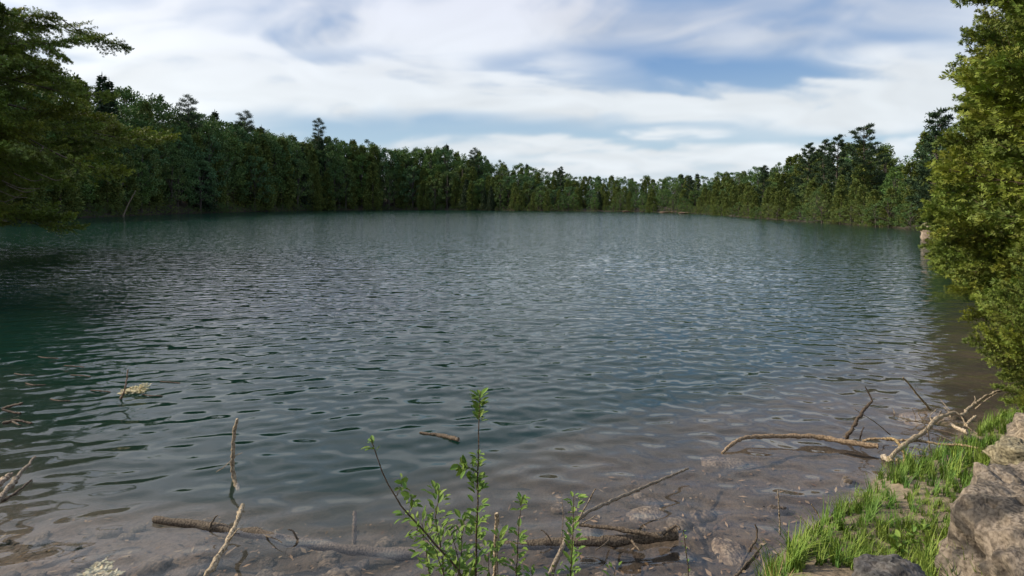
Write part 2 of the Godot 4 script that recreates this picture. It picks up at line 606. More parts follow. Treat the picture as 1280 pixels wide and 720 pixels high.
func bough_mesh(col: Color, seedy: int) -> ArrayMesh:
	rng.seed = seedy
	var b := MB.new()
	var path := []
	var rad := []
	var bend := rng.randf_range(-0.12, 0.12)
	for s in 9:
		var f := s / 8.0
		path.append(Vector3(f, -0.16 * f + 0.22 * f * f, bend * sin(f * PI)))
		rad.append(0.012 * (1.0 - 0.82 * f))
	b.tube(path, rad, 5, Color(0.1, 0.075, 0.055), 0.1, seedy)
	for i in 34:
		var f := 0.16 + 0.84 * (i + rng.randf()) / 34.0
		var base := Vector3(f, -0.16 * f + 0.22 * f * f, bend * sin(f * PI))
		var side := 1.0 if i % 2 else -1.0
		var L := 0.36 * (1.1 - f) * rng.randf_range(0.6, 1.25) + 0.08
		var d := Vector3(0.8, rng.randf_range(-0.5, 0.5), side * rng.randf_range(0.3, 1.1)).normalized()
		b.tube([base, base + d * L * 0.6, base + d * L], [0.004, 0.003, 0.0015], 3, Color(0.11, 0.09, 0.05), 0.0, i)
		var tone := vary(col, 0.22)
		for k in 27:
			var g := (k + 0.7) / 27.0
			var p := base + d * L * g + rv() * 0.022
			var ax := (d * 0.8 + rv() * 0.75 + Vector3(0.25, -0.05, 0)).normalized()
			spray(b, p, ax, rv(), rng.randf_range(0.026, 0.042), tone)
	return b.mesh()

func near_cedar(at: Vector3, h: float, r: float, boughs: Array, count: int, seedy: int, label: String, low := 0.0, power := 0.7) -> Node3D:
	rng.seed = seedy
	var o := thing("near_cedar", label, "tree", at)
	part("trunk", trunk_mesh(h * 0.98, 0.11 + h * 0.013, Color(0.15, 0.115, 0.09), 0.15), M.bark, o)
	for i in count:
		var t := low + (1.0 - low) * (1.0 - sqrt(1.0 - (i + rng.randf()) / count * 0.985))
		var an := i * 2.3999 + rng.randf_range(-0.3, 0.3)
		var R := r * pow(1.0 - t * 0.97, power) * rng.randf_range(0.7, 1.12) * (0.74 + 0.26 * smoothstep(0.0, 0.22, t))
		var tilt := rng.randf_range(-0.15, 0.55) + t * 0.5 - 0.55 * (1.0 - smoothstep(0.0, 0.2, t))
		var bs := Basis(Vector3.UP, -an) * Basis(Vector3.BACK, tilt) * Basis(Vector3.RIGHT, rng.randf_range(-1.2, 1.2))
		var sc := R / maxf(cos(tilt), 0.5)
		bs = bs.scaled_local(Vector3(sc, lerpf(sc, 1.5, 0.5), lerpf(sc, 1.5, 0.5)) if r > 1.0 else Vector3.ONE * sc)
		part("bough", boughs[rng.randi() % boughs.size()], M.leaf_near, o, Transform3D(bs, Vector3(0, h * (0.015 + 0.965 * t), 0)))
	return o

func limbed_cedar(at: Vector3, h: float, r: float, boughs: Array, seedy: int, label: String) -> void:
	# an old spreading cedar: long limbs, each carrying a row of boughs
	rng.seed = seedy
	var o := thing("near_cedar", label, "tree", at)
	part("trunk", trunk_mesh(h * 0.98, 0.3, Color(0.13, 0.105, 0.085), 0.25), M.bark, o)
	var limbs := 30
	for i in limbs:
		var t := 0.22 + 0.76 * (i + 0.5) / limbs
		var an := -0.35 + (fposmod(i * 2.3999, TAU) - PI) * (0.62 if i % 4 else 1.0) + rng.randf_range(-0.2, 0.2)   # most limbs reach for the light over the lake
		var out := Vector3(cos(an), 0, sin(an))
		var L := r * (0.62 + 0.5 * smoothstep(0.2, 0.5, t)) * pow(1.0 - t * 0.93, 0.4) * rng.randf_range(0.75, 1.15)
		var rise := rng.randf_range(-0.22, 0.45)
		var path := []
		var rad := []
		for s in 7:
			var f := s / 6.0
			path.append(Vector3(0, h * t, 0) + out * L * f + Vector3(0, L * (rise * f - 0.22 * f * f), 0) + rv() * 0.05)
			rad.append(0.1 * (1.0 - 0.85 * f))
		var b := MB.new()
		b.tube(path, rad, 6, Color(0.12, 0.095, 0.075), 0.15, i)
		var limb := part("limb", b.mesh(), M.bark, o)
		var many := 10 if t < 0.6 else 9
		for k in many:
			var f := 0.2 + 0.8 * (k + rng.randf() * 0.6) / (many - 0.4)
			f = minf(f, 0.99)
			var q: Vector3 = path[mini(int(f * 6.0), 5)].lerp(path[mini(int(f * 6.0), 5) + 1], f * 6.0 - int(f * 6.0))
			var sw := (1.0 if k % 2 else -1.0) * rng.randf_range(0.35, 1.1) if k < many - 1 else 0.0
			var bs := Basis(Vector3.UP, -an + sw) * Basis(Vector3.BACK, rng.randf_range(-0.6, 0.25)) * Basis(Vector3.RIGHT, rng.randf_range(-0.8, 0.8))
			part("bough", boughs[rng.randi() % boughs.size()], M.leaf_near, limb, Transform3D(bs.scaled_local(Vector3.ONE * rng.randf_range(2.0, 3.2)), q))

func make_near_trees() -> void:
	var boughs := []
	for i in 7:
		boughs.append(bough_mesh([Color(0.16, 0.21, 0.034), Color(0.14, 0.195, 0.036), Color(0.175, 0.215, 0.036), Color(0.13, 0.18, 0.032), Color(0.15, 0.19, 0.042), Color(0.17, 0.2, 0.035), Color(0.12, 0.165, 0.034)][i], 300 + i))
	var spots := [
		[7.4, -5.95, 10.5, 2.1, 299, 0.28, "tall bright cedar beside the boulder, boughs hanging to the grass"],
		[10.5, -10.6, 9.5, 2.05, 270, 0.45, "bright cedar directly behind the tall cedar beside the boulder"],
		[13.0, -14.2, 5.4, 2.0, 210, 0.55, "shorter bright cedar overhanging the water past the boulder's cedars"],
		[16.3, -18.6, 5.0, 2.1, 200, 0.55, "low bushy cedar leaning over the lake midway along the bank"],
		[21.4, -25.6, 5.2, 2.2, 190, 0.55, "low cedar on the bank just before the pale shore rock"]]
	for i in spots.size():
		var s: Array = spots[i]
		near_cedar(Vector3(s[0], maxf(ground_height(s[0], s[1]), 0.0) - 0.05, s[1]), s[2], s[3], boughs, s[4], 400 + i, s[6], 0.0, s[5])
	near_cedar(Vector3(5.45, ground_height(5.45, -5.5) - 0.03, -5.5), 1.5, 0.75, boughs, 70, 420, "knee high young cedar at the tall cedar's foot by the grass", 0.0, 0.6)
	limbed_cedar(Vector3(-25.6, ground_height(-25.6, -22.4) - 0.05, -22.4), 12.8, 9.0, boughs, 413, "big dark cedar overhanging the lake with backlit open boughs")

# ------------------------------------------------------------------ stones and wood
func stone_mesh(size: Vector3, rough: float, seedy: int, cols: Array, flat := 0.0, rings := 26, segs := 40, pits := 0.0) -> ArrayMesh:
	var b := MB.new()
	var f := FastNoiseLite.new()
	f.seed = seedy
	f.frequency = 1.0
	f.fractal_octaves = 4
	f.fractal_gain = 0.42
	for i in rings + 1:
		for k in segs:
			var th := PI * i / rings
			var ph := TAU * k / segs
			var d := Vector3(sin(th) * cos(ph), cos(th), sin(th) * sin(ph))
			var q := d
			var cube := maxf(absf(d.x), maxf(absf(d.y), absf(d.z)))
			q = d * lerpf(1.0, 1.0 / cube, 0.42)
			var r := 1.0 + rough * f.get_noise_3dv(d * 1.3) + rough * 0.26 * f.get_noise_3dv(d * 3.4 + Vector3(9, 0, 0)) - absf(f.get_noise_3dv(d * 2.4 + Vector3(3, 7, 0))) * rough * 0.4
			if pits > 0.0:
				var pt := f.get_noise_3dv(d * 5.5 + Vector3(20, 3, 4))
				r -= pits * smoothstep(0.28, 0.5, pt)
			q *= r
			if flat > 0.0 and q.y > 1.0 - flat:
				q.y = 1.0 - flat + (q.y - 1.0 + flat) * 0.35
			b.v.append(Vector3(q.x * size.x, q.y * size.y, q.z * size.z))
			var m1 := f.get_noise_3dv(d * 2.2 + Vector3(40, 0, 0)) + 0.6 * f.get_noise_3dv(d * 7.0 + Vector3(0, 40, 0))
			b.c.append((cols[0] as Color).lerp(cols[1], clampf(0.5 + m1 * 1.9, 0, 1)))
	b.n.resize(b.v.size())
	for i in rings:
		for k in segs:
			var a0 := i * segs + k
			var a1 := i * segs + (k + 1) % segs
			b.ix.append_array([a0, a0 + segs, a1, a1, a0 + segs, a1 + segs])
	for k in range(0, b.ix.size(), 3):
		var p := b.v[b.ix[k]]
		var nn := (b.v[b.ix[k + 2]] - p).cross(b.v[b.ix[k + 1]] - p)
		for q in 3:
			b.n[b.ix[k + q]] += nn
	for k in b.n.size():
		b.n[k] = b.n[k].normalized() if b.n[k].length() > 1e-9 else Vector3.UP
	return b.mesh()

func bend_path(pts: Array, steps: int, wob: float, seedy: int) -> Array:
	var cv := Curve3D.new()
	var r2 := RandomNumberGenerator.new()
	r2.seed = seedy
	for i in pts.size():
		var t: Vector3 = (pts[mini(i + 1, pts.size() - 1)] - pts[maxi(i - 1, 0)]) * 0.16
		cv.add_point(pts[i], -t, t)
	var out := []
	var L := cv.get_baked_length()
	for i in steps + 1:
		var p := cv.sample_baked(L * i / steps, true)
		out.append(p + Vector3(r2.randf_range(-1, 1), r2.randf_range(-1, 1), r2.randf_range(-1, 1)) * wob)
	return out

func stick(called: String, label: String, category: String, pts: Array, r0: float, r1: float, mat: Material, col: Color, side_twigs := [], group := "") -> void:
	var base: Vector3 = pts[0]
	var rel := []
	for p in pts:
		rel.append(p - base)
	var sd: int = hash(label) & 0xffff
	var steps := 8 + 6 * pts.size()
	var path := bend_path(rel, steps, r0 * 0.28, sd)
	var rad := []
	for i in path.size():
		rad.append(lerpf(r0, r1, pow(i / float(path.size() - 1), 0.8)) * (1.0 + 0.5 * noise.get_noise_2d(i * 14.0, sd)))
	var b := MB.new()
	b.tube(path, rad, 8, col, 0.22, sd)
	if side_twigs.is_empty():
		single(called, b.mesh(), mat, label, category, base, group)
		return
	var o := thing(called, label, category, base, group)
	part("stem", b.mesh(), mat, o)
	for t in side_twigs:
		var tb := MB.new()
		var tp := []
		for q in t[0]:
			tp.append(q - base)
		var p2 := bend_path(tp, 8, 0.002, sd + 3)
		var rr := []
		for i in p2.size():
			rr.append(lerpf(t[1], t[1] * 0.45, i / float(p2.size() - 1)))
		tb.tube(p2, rr, 6, col, 0.15, sd + 1)
		part("twig", tb.mesh(), mat, o)

func make_wood() -> void:
	var pale := Color(0.5, 0.42, 0.3)
	var grey := Color(0.33, 0.28, 0.22)
	var brown := Color(0.165, 0.13, 0.095)
	var darkw := Color(0.12, 0.09, 0.065)
	var W: Material = M.wood
	# sunken logs before the bank
	stick("sunken_log", "long sunken log whose cut end rises by the leaning stick", "log", [pix(193, 648, 0.02), pix(300, 664, -0.015), pix(420, 684, -0.05), pix(548, 697, -0.09)], 0.026, 0.032, W, brown, [[[pix(262, 659, 0.01), pix(268, 648, 0.06), pix(272, 644, 0.08)], 0.009], [[pix(372, 675, 0.0), pix(366, 664, 0.05), pix(360, 662, 0.06)], 0.008], [[pix(330, 669, -0.01), pix(345, 674, 0.03), pix(352, 678, 0.04)], 0.006]])
	stick("sunken_log", "half sunken log with knotty end behind the leafy shrub", "log", [pix(556, 690, -0.06), pix(660, 680, -0.01), pix(760, 676, 0.01), pix(846, 668, 0.03)], 0.022, 0.033, W, brown, [[[pix(826, 668, 0.06), pix(845, 657, 0.1), pix(850, 662, 0.09)], 0.015], [[pix(790, 676, 0.03), pix(796, 684, 0.05), pix(800, 688, 0.05)], 0.009], [[pix(762, 675, 0.04), pix(752, 683, 0.06), pix(745, 687, 0.07)], 0.006], [[pix(690, 679, 0.02), pix(684, 668, 0.07), pix(676, 662, 0.09)], 0.007]])
	stick("thin_branch", "thin branch lying along the knotty half sunken log", "branch", [pix(724, 656, 0.07), pix(770, 661, 0.08), pix(828, 671, 0.08)], 0.011, 0.016, W, brown)
	# upright and leaning sticks
	stick("upright_stick", "pale upright stick with a thin side twig rising from the water", "stick", [pix(298, 612, -0.05), pix(292, 596, 0.02) , pixd(291, 570, 4.42), pixd(292, 545, 4.42), pixd(296, 524, 4.42)], 0.017, 0.012, W, pale, [[[pixd(291, 573, 4.42), pixd(281, 583, 4.4), pixd(270, 590, 4.4)], 0.004], [[pixd(291, 572, 4.42), pixd(297, 568, 4.43), pixd(303, 566, 4.43)], 0.004]])
	stick("leaning_stick", "pale leaning stick crossing over the long sunken log", "stick", [pixd(228, 760, 2.95), pixd(262, 714, 3.05), pixd(288, 670, 3.3), pixd(303, 632, 3.75)], 0.019, 0.013, W, pale, [[[pixd(283, 678, 3.25), pixd(292, 668, 3.25), pixd(299, 660, 3.25)], 0.006]])
	stick("sunken_post", "short sunken post standing beside the long sunken log", "post", [pix(443, 690, -0.2), pix(443, 665, -0.1), pix(443, 640, -0.02)], 0.017, 0.014, W, brown)
	stick("pale_stake", "short pale broken stake among the shrub stems", "stake", [pixd(617, 800, 2.7), pixd(619, 700, 2.7), pixd(621, 641, 2.72)], 0.012, 0.01, W, pale)
	stick("floating_stick", "short floating stick with a dark broken end in open water", "stick", [pix(525, 541, 0.0), pix(550, 544, 0.005), pix(573, 549, 0.025)], 0.012, 0.02, W, brown)
	# forked bare branch reaching over the water
	stick("bare_branch", "long bare forked branch reaching over the water behind the log", "branch", [pixd(680, 740, 2.6), pixd(700, 690, 2.75), pixd(718, 657, 3.0), pixd(735, 640, 3.3), pixd(795, 613, 3.9), pixd(826, 600, 4.2), pixd(860, 586, 4.5)], 0.013, 0.009, W, grey,
		[[[pixd(720, 655, 3.0), pixd(732, 634, 3.0), pixd(744, 611, 3.0)], 0.006], [[pixd(724, 656, 3.05), pixd(735, 651, 3.05), pixd(745, 644, 3.05)], 0.004], [[pixd(700, 690, 2.75), pixd(704, 650, 2.75), pixd(702, 616, 2.75)], 0.003]])
	# the tangle by the grass
	stick("driftwood_branch", "long peeled branch lying on the water with a dark bent tip", "branch", [pix(902, 567, 0.0), pix(917, 554, 0.05), pix(932, 547, 0.06), pix(975, 545, 0.05), pix(1020, 546, 0.05), pix(1055, 552, 0.05), pix(1097, 558, 0.06)], 0.012, 0.024, W, Color(0.4, 0.3, 0.2))
	stick("driftwood_branch", "thick crooked pale branch arching up over the water's edge", "branch", [pix(1112, 574, 0.06), pix(1130, 556, 0.12), pix(1146, 546, 0.15), pix(1162, 534, 0.17), pix(1172, 523, 0.17), pix(1192, 516, 0.16), pix(1201, 520, 0.14), pix(1214, 509, 0.14), pix(1232, 496, 0.14), pix(1262, 484, 0.16)], 0.022, 0.01, W, pale,
		[[[pix(1201, 520, 0.14), pix(1206, 528, 0.1), pix(1203, 536, 0.06)], 0.008], [[pix(1214, 509, 0.14), pix(1219, 500, 0.18), pix(1218, 495, 0.2)], 0.006], [[pix(1166, 530, 0.16), pix(1163, 520, 0.18), pix(1170, 512, 0.2)], 0.006]])
	stick("driftwood_branch", "long thin branch running from the tangle into the grass", "branch", [pix(1078, 551, 0.05), pix(1096, 548, 0.09), pix(1120, 550, 0.1), pix(1150, 551, 0.12), pix(1180, 556, 0.12), pix(1200, 556, 0.15), pix(1228, 562, 0.18)], 0.012, 0.009, W, Color(0.42, 0.32, 0.2))
	stick("driftwood_branch", "short hooked yellowish branch dipping into the water of the tangle", "branch", [pix(1106, 549, 0.1), pix(1118, 549, 0.12), pix(1125, 557, 0.1), pix(1130, 566, 0.06), pix(1131, 577, 0.0)], 0.012, 0.013, W, Color(0.45, 0.34, 0.18))
	stick("driftwood_piece", "stout pale bark free stick pointing from water into tall grass", "stick", [pix(1130, 586, 0.04), pix(1121, 598, 0.06), pix(1109, 613, 0.07)], 0.022, 0.013, W, pale)
	stick("driftwood_piece", "short white broken stick on the grass edge near the cedar", "stick", [pix(1189, 530, 0.12), pix(1198, 536, 0.13), pix(1209, 540, 0.15)], 0.012, 0.02, W, Color(0.6, 0.52, 0.4))
	stick("driftwood_piece", "small pale stick above the short white broken stick", "stick", [pix(1207, 531, 0.14), pix(1213, 526, 0.16), pix(1220, 520, 0.18)], 0.014, 0.01, W, pale)
	stick("driftwood_piece", "white stub end floating at the crooked branch's foot", "stick", [pix(1104, 571, 0.02), pix(1110, 574, 0.03), pix(1116, 576, 0.02)], 0.026, 0.018, W, Color(0.62, 0.55, 0.45))
	stick("driftwood_piece", "brown stub lying across the hooked branch", "stick", [pix(1122, 575, 0.02), pix(1130, 579, 0.05), pix(1135, 581, 0.05)], 0.014, 0.014, W, Color(0.42, 0.32, 0.2))
	stick("dark_stick", "dark straight stick slanting out of the water past the tangle", "stick", [pix(1055, 549, -0.03), pixd(1064, 538, 5.2), pixd(1074, 521, 5.25), pixd(1086, 505, 5.3)], 0.022, 0.012, W, darkw, [[[pixd(1086, 505, 5.3), pixd(1090, 500, 5.32), pixd(1081, 483, 5.35)], 0.011]])
	stick("reed_stalk", "straight pale stalk leaning over open water near the cedar", "stalk", [pix(1163, 512, -0.03), pixd(1150, 497, 5.9), pixd(1129, 472, 5.85)], 0.012, 0.009, W, Color(0.4, 0.34, 0.22))
	stick("mossy_twig", "thin twig with a yellow withered tip standing in the tangle", "twig", [pix(1075, 548, 0.0), pixd(1077, 540, 5.15), pixd(1080, 534, 5.15)], 0.006, 0.005, W, darkw)
	stick("fallen_branch", "dark crooked branch along the grassy water's edge", "branch", [pix(1022, 655, 0.02), pix(1045, 646, 0.04), pix(1068, 636, 0.06), pix(1078, 628, 0.08)], 0.012, 0.026, W, darkw)
	stick("thin_twig", "thin bare twig upright in shallow water before the grass", "twig", [pixd(975, 668, 3.6), pixd(974, 640, 3.6), pixd(972, 612, 3.62)], 0.006, 0.003, W, grey)
	stick("thin_twig", "thin dry twig leaning out of the grass edge", "twig", [pixd(1028, 652, 3.7), pixd(1022, 642, 3.72), pixd(1014, 630, 3.72)], 0.005, 0.003, W, Color(0.4, 0.3, 0.18))
	stick("dark_root", "dark thin root slanting through the shallows by the bank", "root", [pix(922, 716, -0.02), pix(935, 690, 0.0), pix(946, 672, 0.04), pix(944, 655, 0.12)], 0.012, 0.005, W, darkw)
	stick("dark_root", "slender sunken stick crossing the dark root", "root", [pix(918, 722, 0.0), pix(938, 700, 0.01), pix(952, 682, 0.0)], 0.009, 0.006, W, brown)
	rng.seed = 222
	for i in 16:
		var p0 := pix(rng.randf_range(1085, 1225), rng.randf_range(508, 580), rng.randf_range(0.0, 0.08))
		if ground_height(p0.x, p0.z) > p0.y + 0.02:
			p0.y = ground_height(p0.x, p0.z)
		var d := (rv() * Vector3(1, 0.3, 1) + Vector3(0, 0.22, 0)).normalized() * rng.randf_range(0.15, 0.42)
		stick("drift_twig", "thin dry twig caught in the driftwood tangle", "twig", [p0, p0 + d * 0.5 + rv() * 0.03, p0 + d], 0.006, 0.003, W, [grey, brown, pale][i % 3], [], "thin twigs caught in the driftwood tangle")
	# left shallows
	stick("driftwood_branch", "grey weathered branch slanting out of the shallows", "branch", [pixd(-30, 655, 3.55), pixd(0, 623, 3.8), pixd(22, 596, 4.05), pixd(43, 572, 4.3)], 0.03, 0.008, W, grey)
	stick("driftwood_branch", "thicker pale branch beside the grey weathered branch", "branch", [pixd(-40, 632, 3.8), pixd(-6, 608, 4.0), pixd(14, 592, 4.2)], 0.03, 0.012, W, Color(0.42, 0.35, 0.28))
	stick("sunken_branch", "dark half sunken branch under the weathered branches", "branch", [pix(-30, 640, 0.0), pix(10, 622, 0.01), pix(40, 600, 0.01)], 0.016, 0.007, W, darkw)
	stick("forked_twig", "dark forked twig poking out of the water near floating bits", "twig", [pix(28, 504, 0.1), pix(3, 511, 0.03), pix(26, 517, 0.0)], 0.014, 0.012, W, darkw)
	stick("floating_twig", "dark twig floating beside the forked twig", "twig", [pix(5, 529, 0.0), pix(18, 526, 0.02), pix(40, 529, 0.01)], 0.016, 0.01, W, darkw, [[[pix(16, 527, 0.02), pix(24, 531, 0.02), pix(27, 532, 0.0)], 0.011]])
	stick("thin_stalk", "thin stalk leaning beside the floating pale clump", "stalk", [pix(151, 498, 0.0), pixd(156, 487, 6.2), pixd(160, 462, 6.25)], 0.013, 0.007, W, Color(0.36, 0.27, 0.2))
	for i in 9:
		var q: Array = [[75, 500], [125, 489], [100, 470], [60, 447], [92, 458], [190, 494], [212, 478], [30, 468], [44, 480]][i]
		stick("floating_twig", "small dark twig drifting flat on the water", "twig", [pix(q[0] - 12, q[1] - 1, 0.004), pix(q[0], q[1] + rng.randf_range(-2, 2), 0.01), pix(q[0] + 13, q[1] + 1, 0.004)], 0.008, 0.006, W, darkw, [], "small twigs drifting near the driftwood")
	# pale leaning dead trunks on the far shaded shore, twigs hung over the water under the dark cedar
	stick("dead_trunk", "pale dead trunk leaning over the shaded far shore", "trunk", [pixd(153, 272, 108), pixd(160, 256, 108.5), pixd(170, 238, 109)], 0.16, 0.08, W, grey)
	for i in 6:
		var q: Array = [[5, 252, 28, 243], [18, 246, 34, 247], [25, 235, 50, 236], [40, 226, 54, 224], [68, 225, 78, 224], [30, 240, 44, 238]][i]
		stick("bare_twig", "bare grey twig hanging under the big dark cedar", "twig", [pixd(q[0] - 22, q[1] - 9, 21.0), pixd(q[0], q[1], 20.6), pixd(q[2], q[3], 20.4)], 0.02, 0.012, W, grey, [], "bare twigs under the big dark cedar")

func make_stones() -> void:
	# the big boulder and its neighbours
	var rock := stone_mesh(Vector3(0.6, 0.5, 0.5), 0.3, 5, [Color(0.065, 0.057, 0.048), Color(0.25, 0.21, 0.165)], 0.1, 90, 140, 0.14)
	var o := single("boulder", rock, M.rock, "large weathered pitted boulder with sunlit tan top beside the grass", "boulder", Vector3(2.84, 0.22, -2.78))
	o.rotation = Vector3(0.0, 0.7, 0.14)
	single("stone", stone_mesh(Vector3(0.16, 0.13, 0.13), 0.3, 9, [Color(0.06, 0.06, 0.06), Color(0.13, 0.125, 0.12)]), M.rock, "small dark grey stone at the boulder's foot", "stone", pixd(1112, 736, 2.62))
	single("stone", stone_mesh(Vector3(0.3, 0.22, 0.26), 0.3, 12, [Color(0.16, 0.135, 0.105), Color(0.32, 0.27, 0.2)]), M.rock, "rounded tan rock rising behind the big boulder", "stone", pixd(1326, 560, 4.05))
	single("stone", stone_mesh(Vector3(0.15, 0.13, 0.14), 0.3, 13, [Color(0.15, 0.135, 0.09), Color(0.3, 0.27, 0.18)]), M.rock, "pale rock half hidden in grass behind the boulder", "stone", pixd(1274, 574, 3.95))
	var under := [[915, 702, 0.1, 0.06, 0.16, "flat brown slab in the shallows at the bank"], [812, 640, 0.16, 0.05, 0.1, "pale sunken stone beyond the knotty log"], [905, 575, 0.22, 0.06, 0.12, "pale sunken rock far out in the dark shallows"],
		[340, 700, 0.08, 0.05, 0.08, "squarish sunken stone under the long log"], [410, 715, 0.11, 0.05, 0.08, "rounded sunken stone near the shrub"], [1165, 530, 0.3, 0.09, 0.22, "brown half sunken rock beside the crooked pale branch"], [800, 608, 0.06, 0.03, 0.05, "small pale pebble sunk beyond the bare branch"]]
	for i in under.size():
		var u: Array = under[i]
		var p := pix(u[0], u[1], -0.1)
		p.y = ground_height(p.x, p.z) - u[3] * 0.4
		single("sunken_stone", stone_mesh(Vector3(u[2], u[3], u[4]), 0.3, 30 + i, [Color(0.13, 0.095, 0.07), Color(0.27, 0.21, 0.15)], 0.0, 14, 20), M.rock, u[5], "stone", p)
	rng.seed = 55
	var variants := []
	for i in 4:
		variants.append(stone_mesh(Vector3(0.07, 0.035, 0.055) * 1.0, 0.35, 60 + i, [[Color(0.08, 0.06, 0.045), Color(0.16, 0.12, 0.085)], [Color(0.12, 0.09, 0.065), Color(0.22, 0.17, 0.12)], [Color(0.07, 0.058, 0.048), Color(0.13, 0.1, 0.08)], [Color(0.1, 0.08, 0.06), Color(0.18, 0.14, 0.1)]][i], 0.0, 9, 14))
	for i in 70:
		var p := pix(rng.randf_range(-20, 1100), rng.randf_range(610, 735), -0.1)
		if shore_distance(Vector2(p.x, p.z)) > -0.12:
			continue
		var s := rng.randf_range(0.5, 1.5)
		var q := single("lake_bed_stone", variants[i % 4], M.rock, "small brown stone lying on the lake bed", "stone", Vector3(p.x, ground_height(p.x, p.z) + 0.006, p.z), "stones on the lake bed")
		q.scale = Vector3(s, s * rng.randf_range(0.6, 1.0), s * rng.randf_range(0.7, 1.2))
		q.rotation.y = rng.randf() * TAU
	single("shore_rock", stone_mesh(Vector3(0.45, 0.6, 0.5), 0.4, 71, [Color(0.2, 0.16, 0.12), Color(0.4, 0.34, 0.27)], 0.0, 16, 22), M.rock, "pale tan rock on the shore where near cedars meet the far trees", "rock", Vector3(26.0, 0.45, -34.4))
	single("shore_rock", stone_mesh(Vector3(0.6, 0.35, 0.5), 0.3, 72, [Color(0.55, 0.52, 0.48), Color(0.75, 0.72, 0.68)], 0.0, 12, 18), M.rock, "white rock at the waterline of the lake's far end", "rock", pix(602, 262.6, 0.1))
	for i in 4:
		var q: Array = [[812, 264.4, 2.6], [838, 265.2, 3.0], [858, 266.2, 2.0], [785, 264.4, 1.6]][i]
		single("reddish_bank", stone_mesh(Vector3(q[2], 0.25, 1.2), 0.4, 80 + i, [Color(0.12, 0.08, 0.055), Color(0.2, 0.14, 0.095)], 0.0, 12, 18), M.rock, "low reddish bare bank at the lake's far end", "bank", pix(q[0], q[1], 0.1), "reddish bare banks at the far waterline")

# ------------------------------------------------------------------ grass and shrubs
func make_grass() -> void:
	rng.seed = 90
	var b := MB.new()
	for i in 16:
		var an := rng.randf() * TAU
		var out := Vector3(cos(an), 0, sin(an))
		var p := Vector3(rng.randf_range(-1, 1), 0, rng.randf_range(-1, 1)) * 0.028
		var L := rng.randf_range(0.09, 0.24)
		var w := rng.randf_range(0.0035, 0.0065)
		var lean := rng.randf_range(0.2, 1.1)
		var col := Color(1, 1, 1) * rng.randf_range(0.75, 1.2)
		if i < 3:
			col = Color(2.6, 1.3, 2.2)   # last year's straw
		var side := out.cross(Vector3.UP)
		var k := b.v.size()
		for s in 4:
			var f := s / 3.0
			var q := p + Vector3(0, L * f * (1.0 - 0.28 * lean * f), 0) + out * L * lean * f * f * 0.9
			var ww := w * (1.0 - f * 0.9)
			b.v.append(q - side * ww); b.v.append(q + side * ww)
			var nn := (side.cross(Vector3.UP) * 0.8 + Vector3(0, 0.6, 0)).normalized()
			b.n.append(nn); b.n.append(nn); b.c.append(col); b.c.append(col)
		for s in 3:
			b.ix.append_array([k + s * 2, k + s * 2 + 2, k + s * 2 + 1, k + s * 2 + 1, k + s * 2 + 2, k + s * 2 + 3])
	var mm := MultiMesh.new()
	mm.transform_format = MultiMesh.TRANSFORM_3D
	mm.use_colors = true
	mm.mesh = b.mesh()
	var ts := []
	var cs := []
	var tries := 0
	while ts.size() < 4200 and tries < 40000:
		tries += 1
		var x := rng.randf_range(1.2, 7.6)
		var z := rng.randf_range(-7.0, -1.9)
		var sd := shore_distance(Vector2(x, z)) + rng.randf_range(-0.05, 0.05)
		if sd < 0.04 or sd > 1.9:
			continue
		var patch := noise.get_noise_2d(x * 60.0 + 91.0, z * 60.0)
		if patch < -0.12 - 0.3 * rng.randf():
			continue
		# trodden bare soil between water and boulder
		if Vector2(x - 1.72, z + 2.98).length() < 0.14 + 0.1 * rng.randf():
			continue
		var s := rng.randf_range(0.36, 0.82) * (1.0 + 0.5 * clampf(noise.get_noise_2d(x * 35.0, z * 35.0 + 50.0), -0.5, 0.9))
		ts.append(Transform3D(Basis(Vector3.UP, rng.randf() * TAU).scaled(Vector3(s, s * rng.randf_range(0.8, 1.2), s)), Vector3(x, ground_height(x, z) - 0.01, z)))
		var c := Color(0.09, 0.19, 0.03).lerp(Color(0.2, 0.27, 0.045), clampf(0.5 + patch + rng.randf_range(-0.5, 0.5), 0, 1))
		cs.append(c)
	mm.instance_count = ts.size()
	for i in ts.size():
		mm.set_instance_transform(i, ts[i])
		mm.set_instance_color(i, cs[i])
	var o := MultiMeshInstance3D.new()
	o.name = "grass"
	o.multimesh = mm
	o.material_override = M.grass
	o.set_meta("kind", "stuff")
	meta(o, "bright green grass growing on the bank around the boulder", "grass")
	add_child(o)

func leaf_mesh(col: Color) -> ArrayMesh:
	# a folded pointed leaf, one unit long
	var b := MB.new()
	var outline := [[0.0, 0.0], [0.25, 0.19], [0.55, 0.24], [0.82, 0.14], [1.0, 0.0]]
	for sd in [-1.0, 1.0]:
		var k := b.v.size()
		for p in outline:
			b.v.append(Vector3(p[0], -0.12 * p[0] * p[0], 0)); b.v.append(Vector3(p[0], p[1] * 0.35 - 0.12 * p[0] * p[0], p[1] * sd))
			for q in 2:
				b.n.append(Vector3(0, 1, -0.35 * sd).normalized()); b.c.append(col)
		for i in 4:
			if sd > 0:
				b.ix.append_array([k + i * 2, k + i * 2 + 2, k + i * 2 + 1, k + i * 2 + 1, k + i * 2 + 2, k + i * 2 + 3])
			else:
				b.ix.append_array([k + i * 2, k + i * 2 + 1, k + i * 2 + 2, k + i * 2 + 1, k + i * 2 + 3, k + i * 2 + 2])
	return b.mesh()

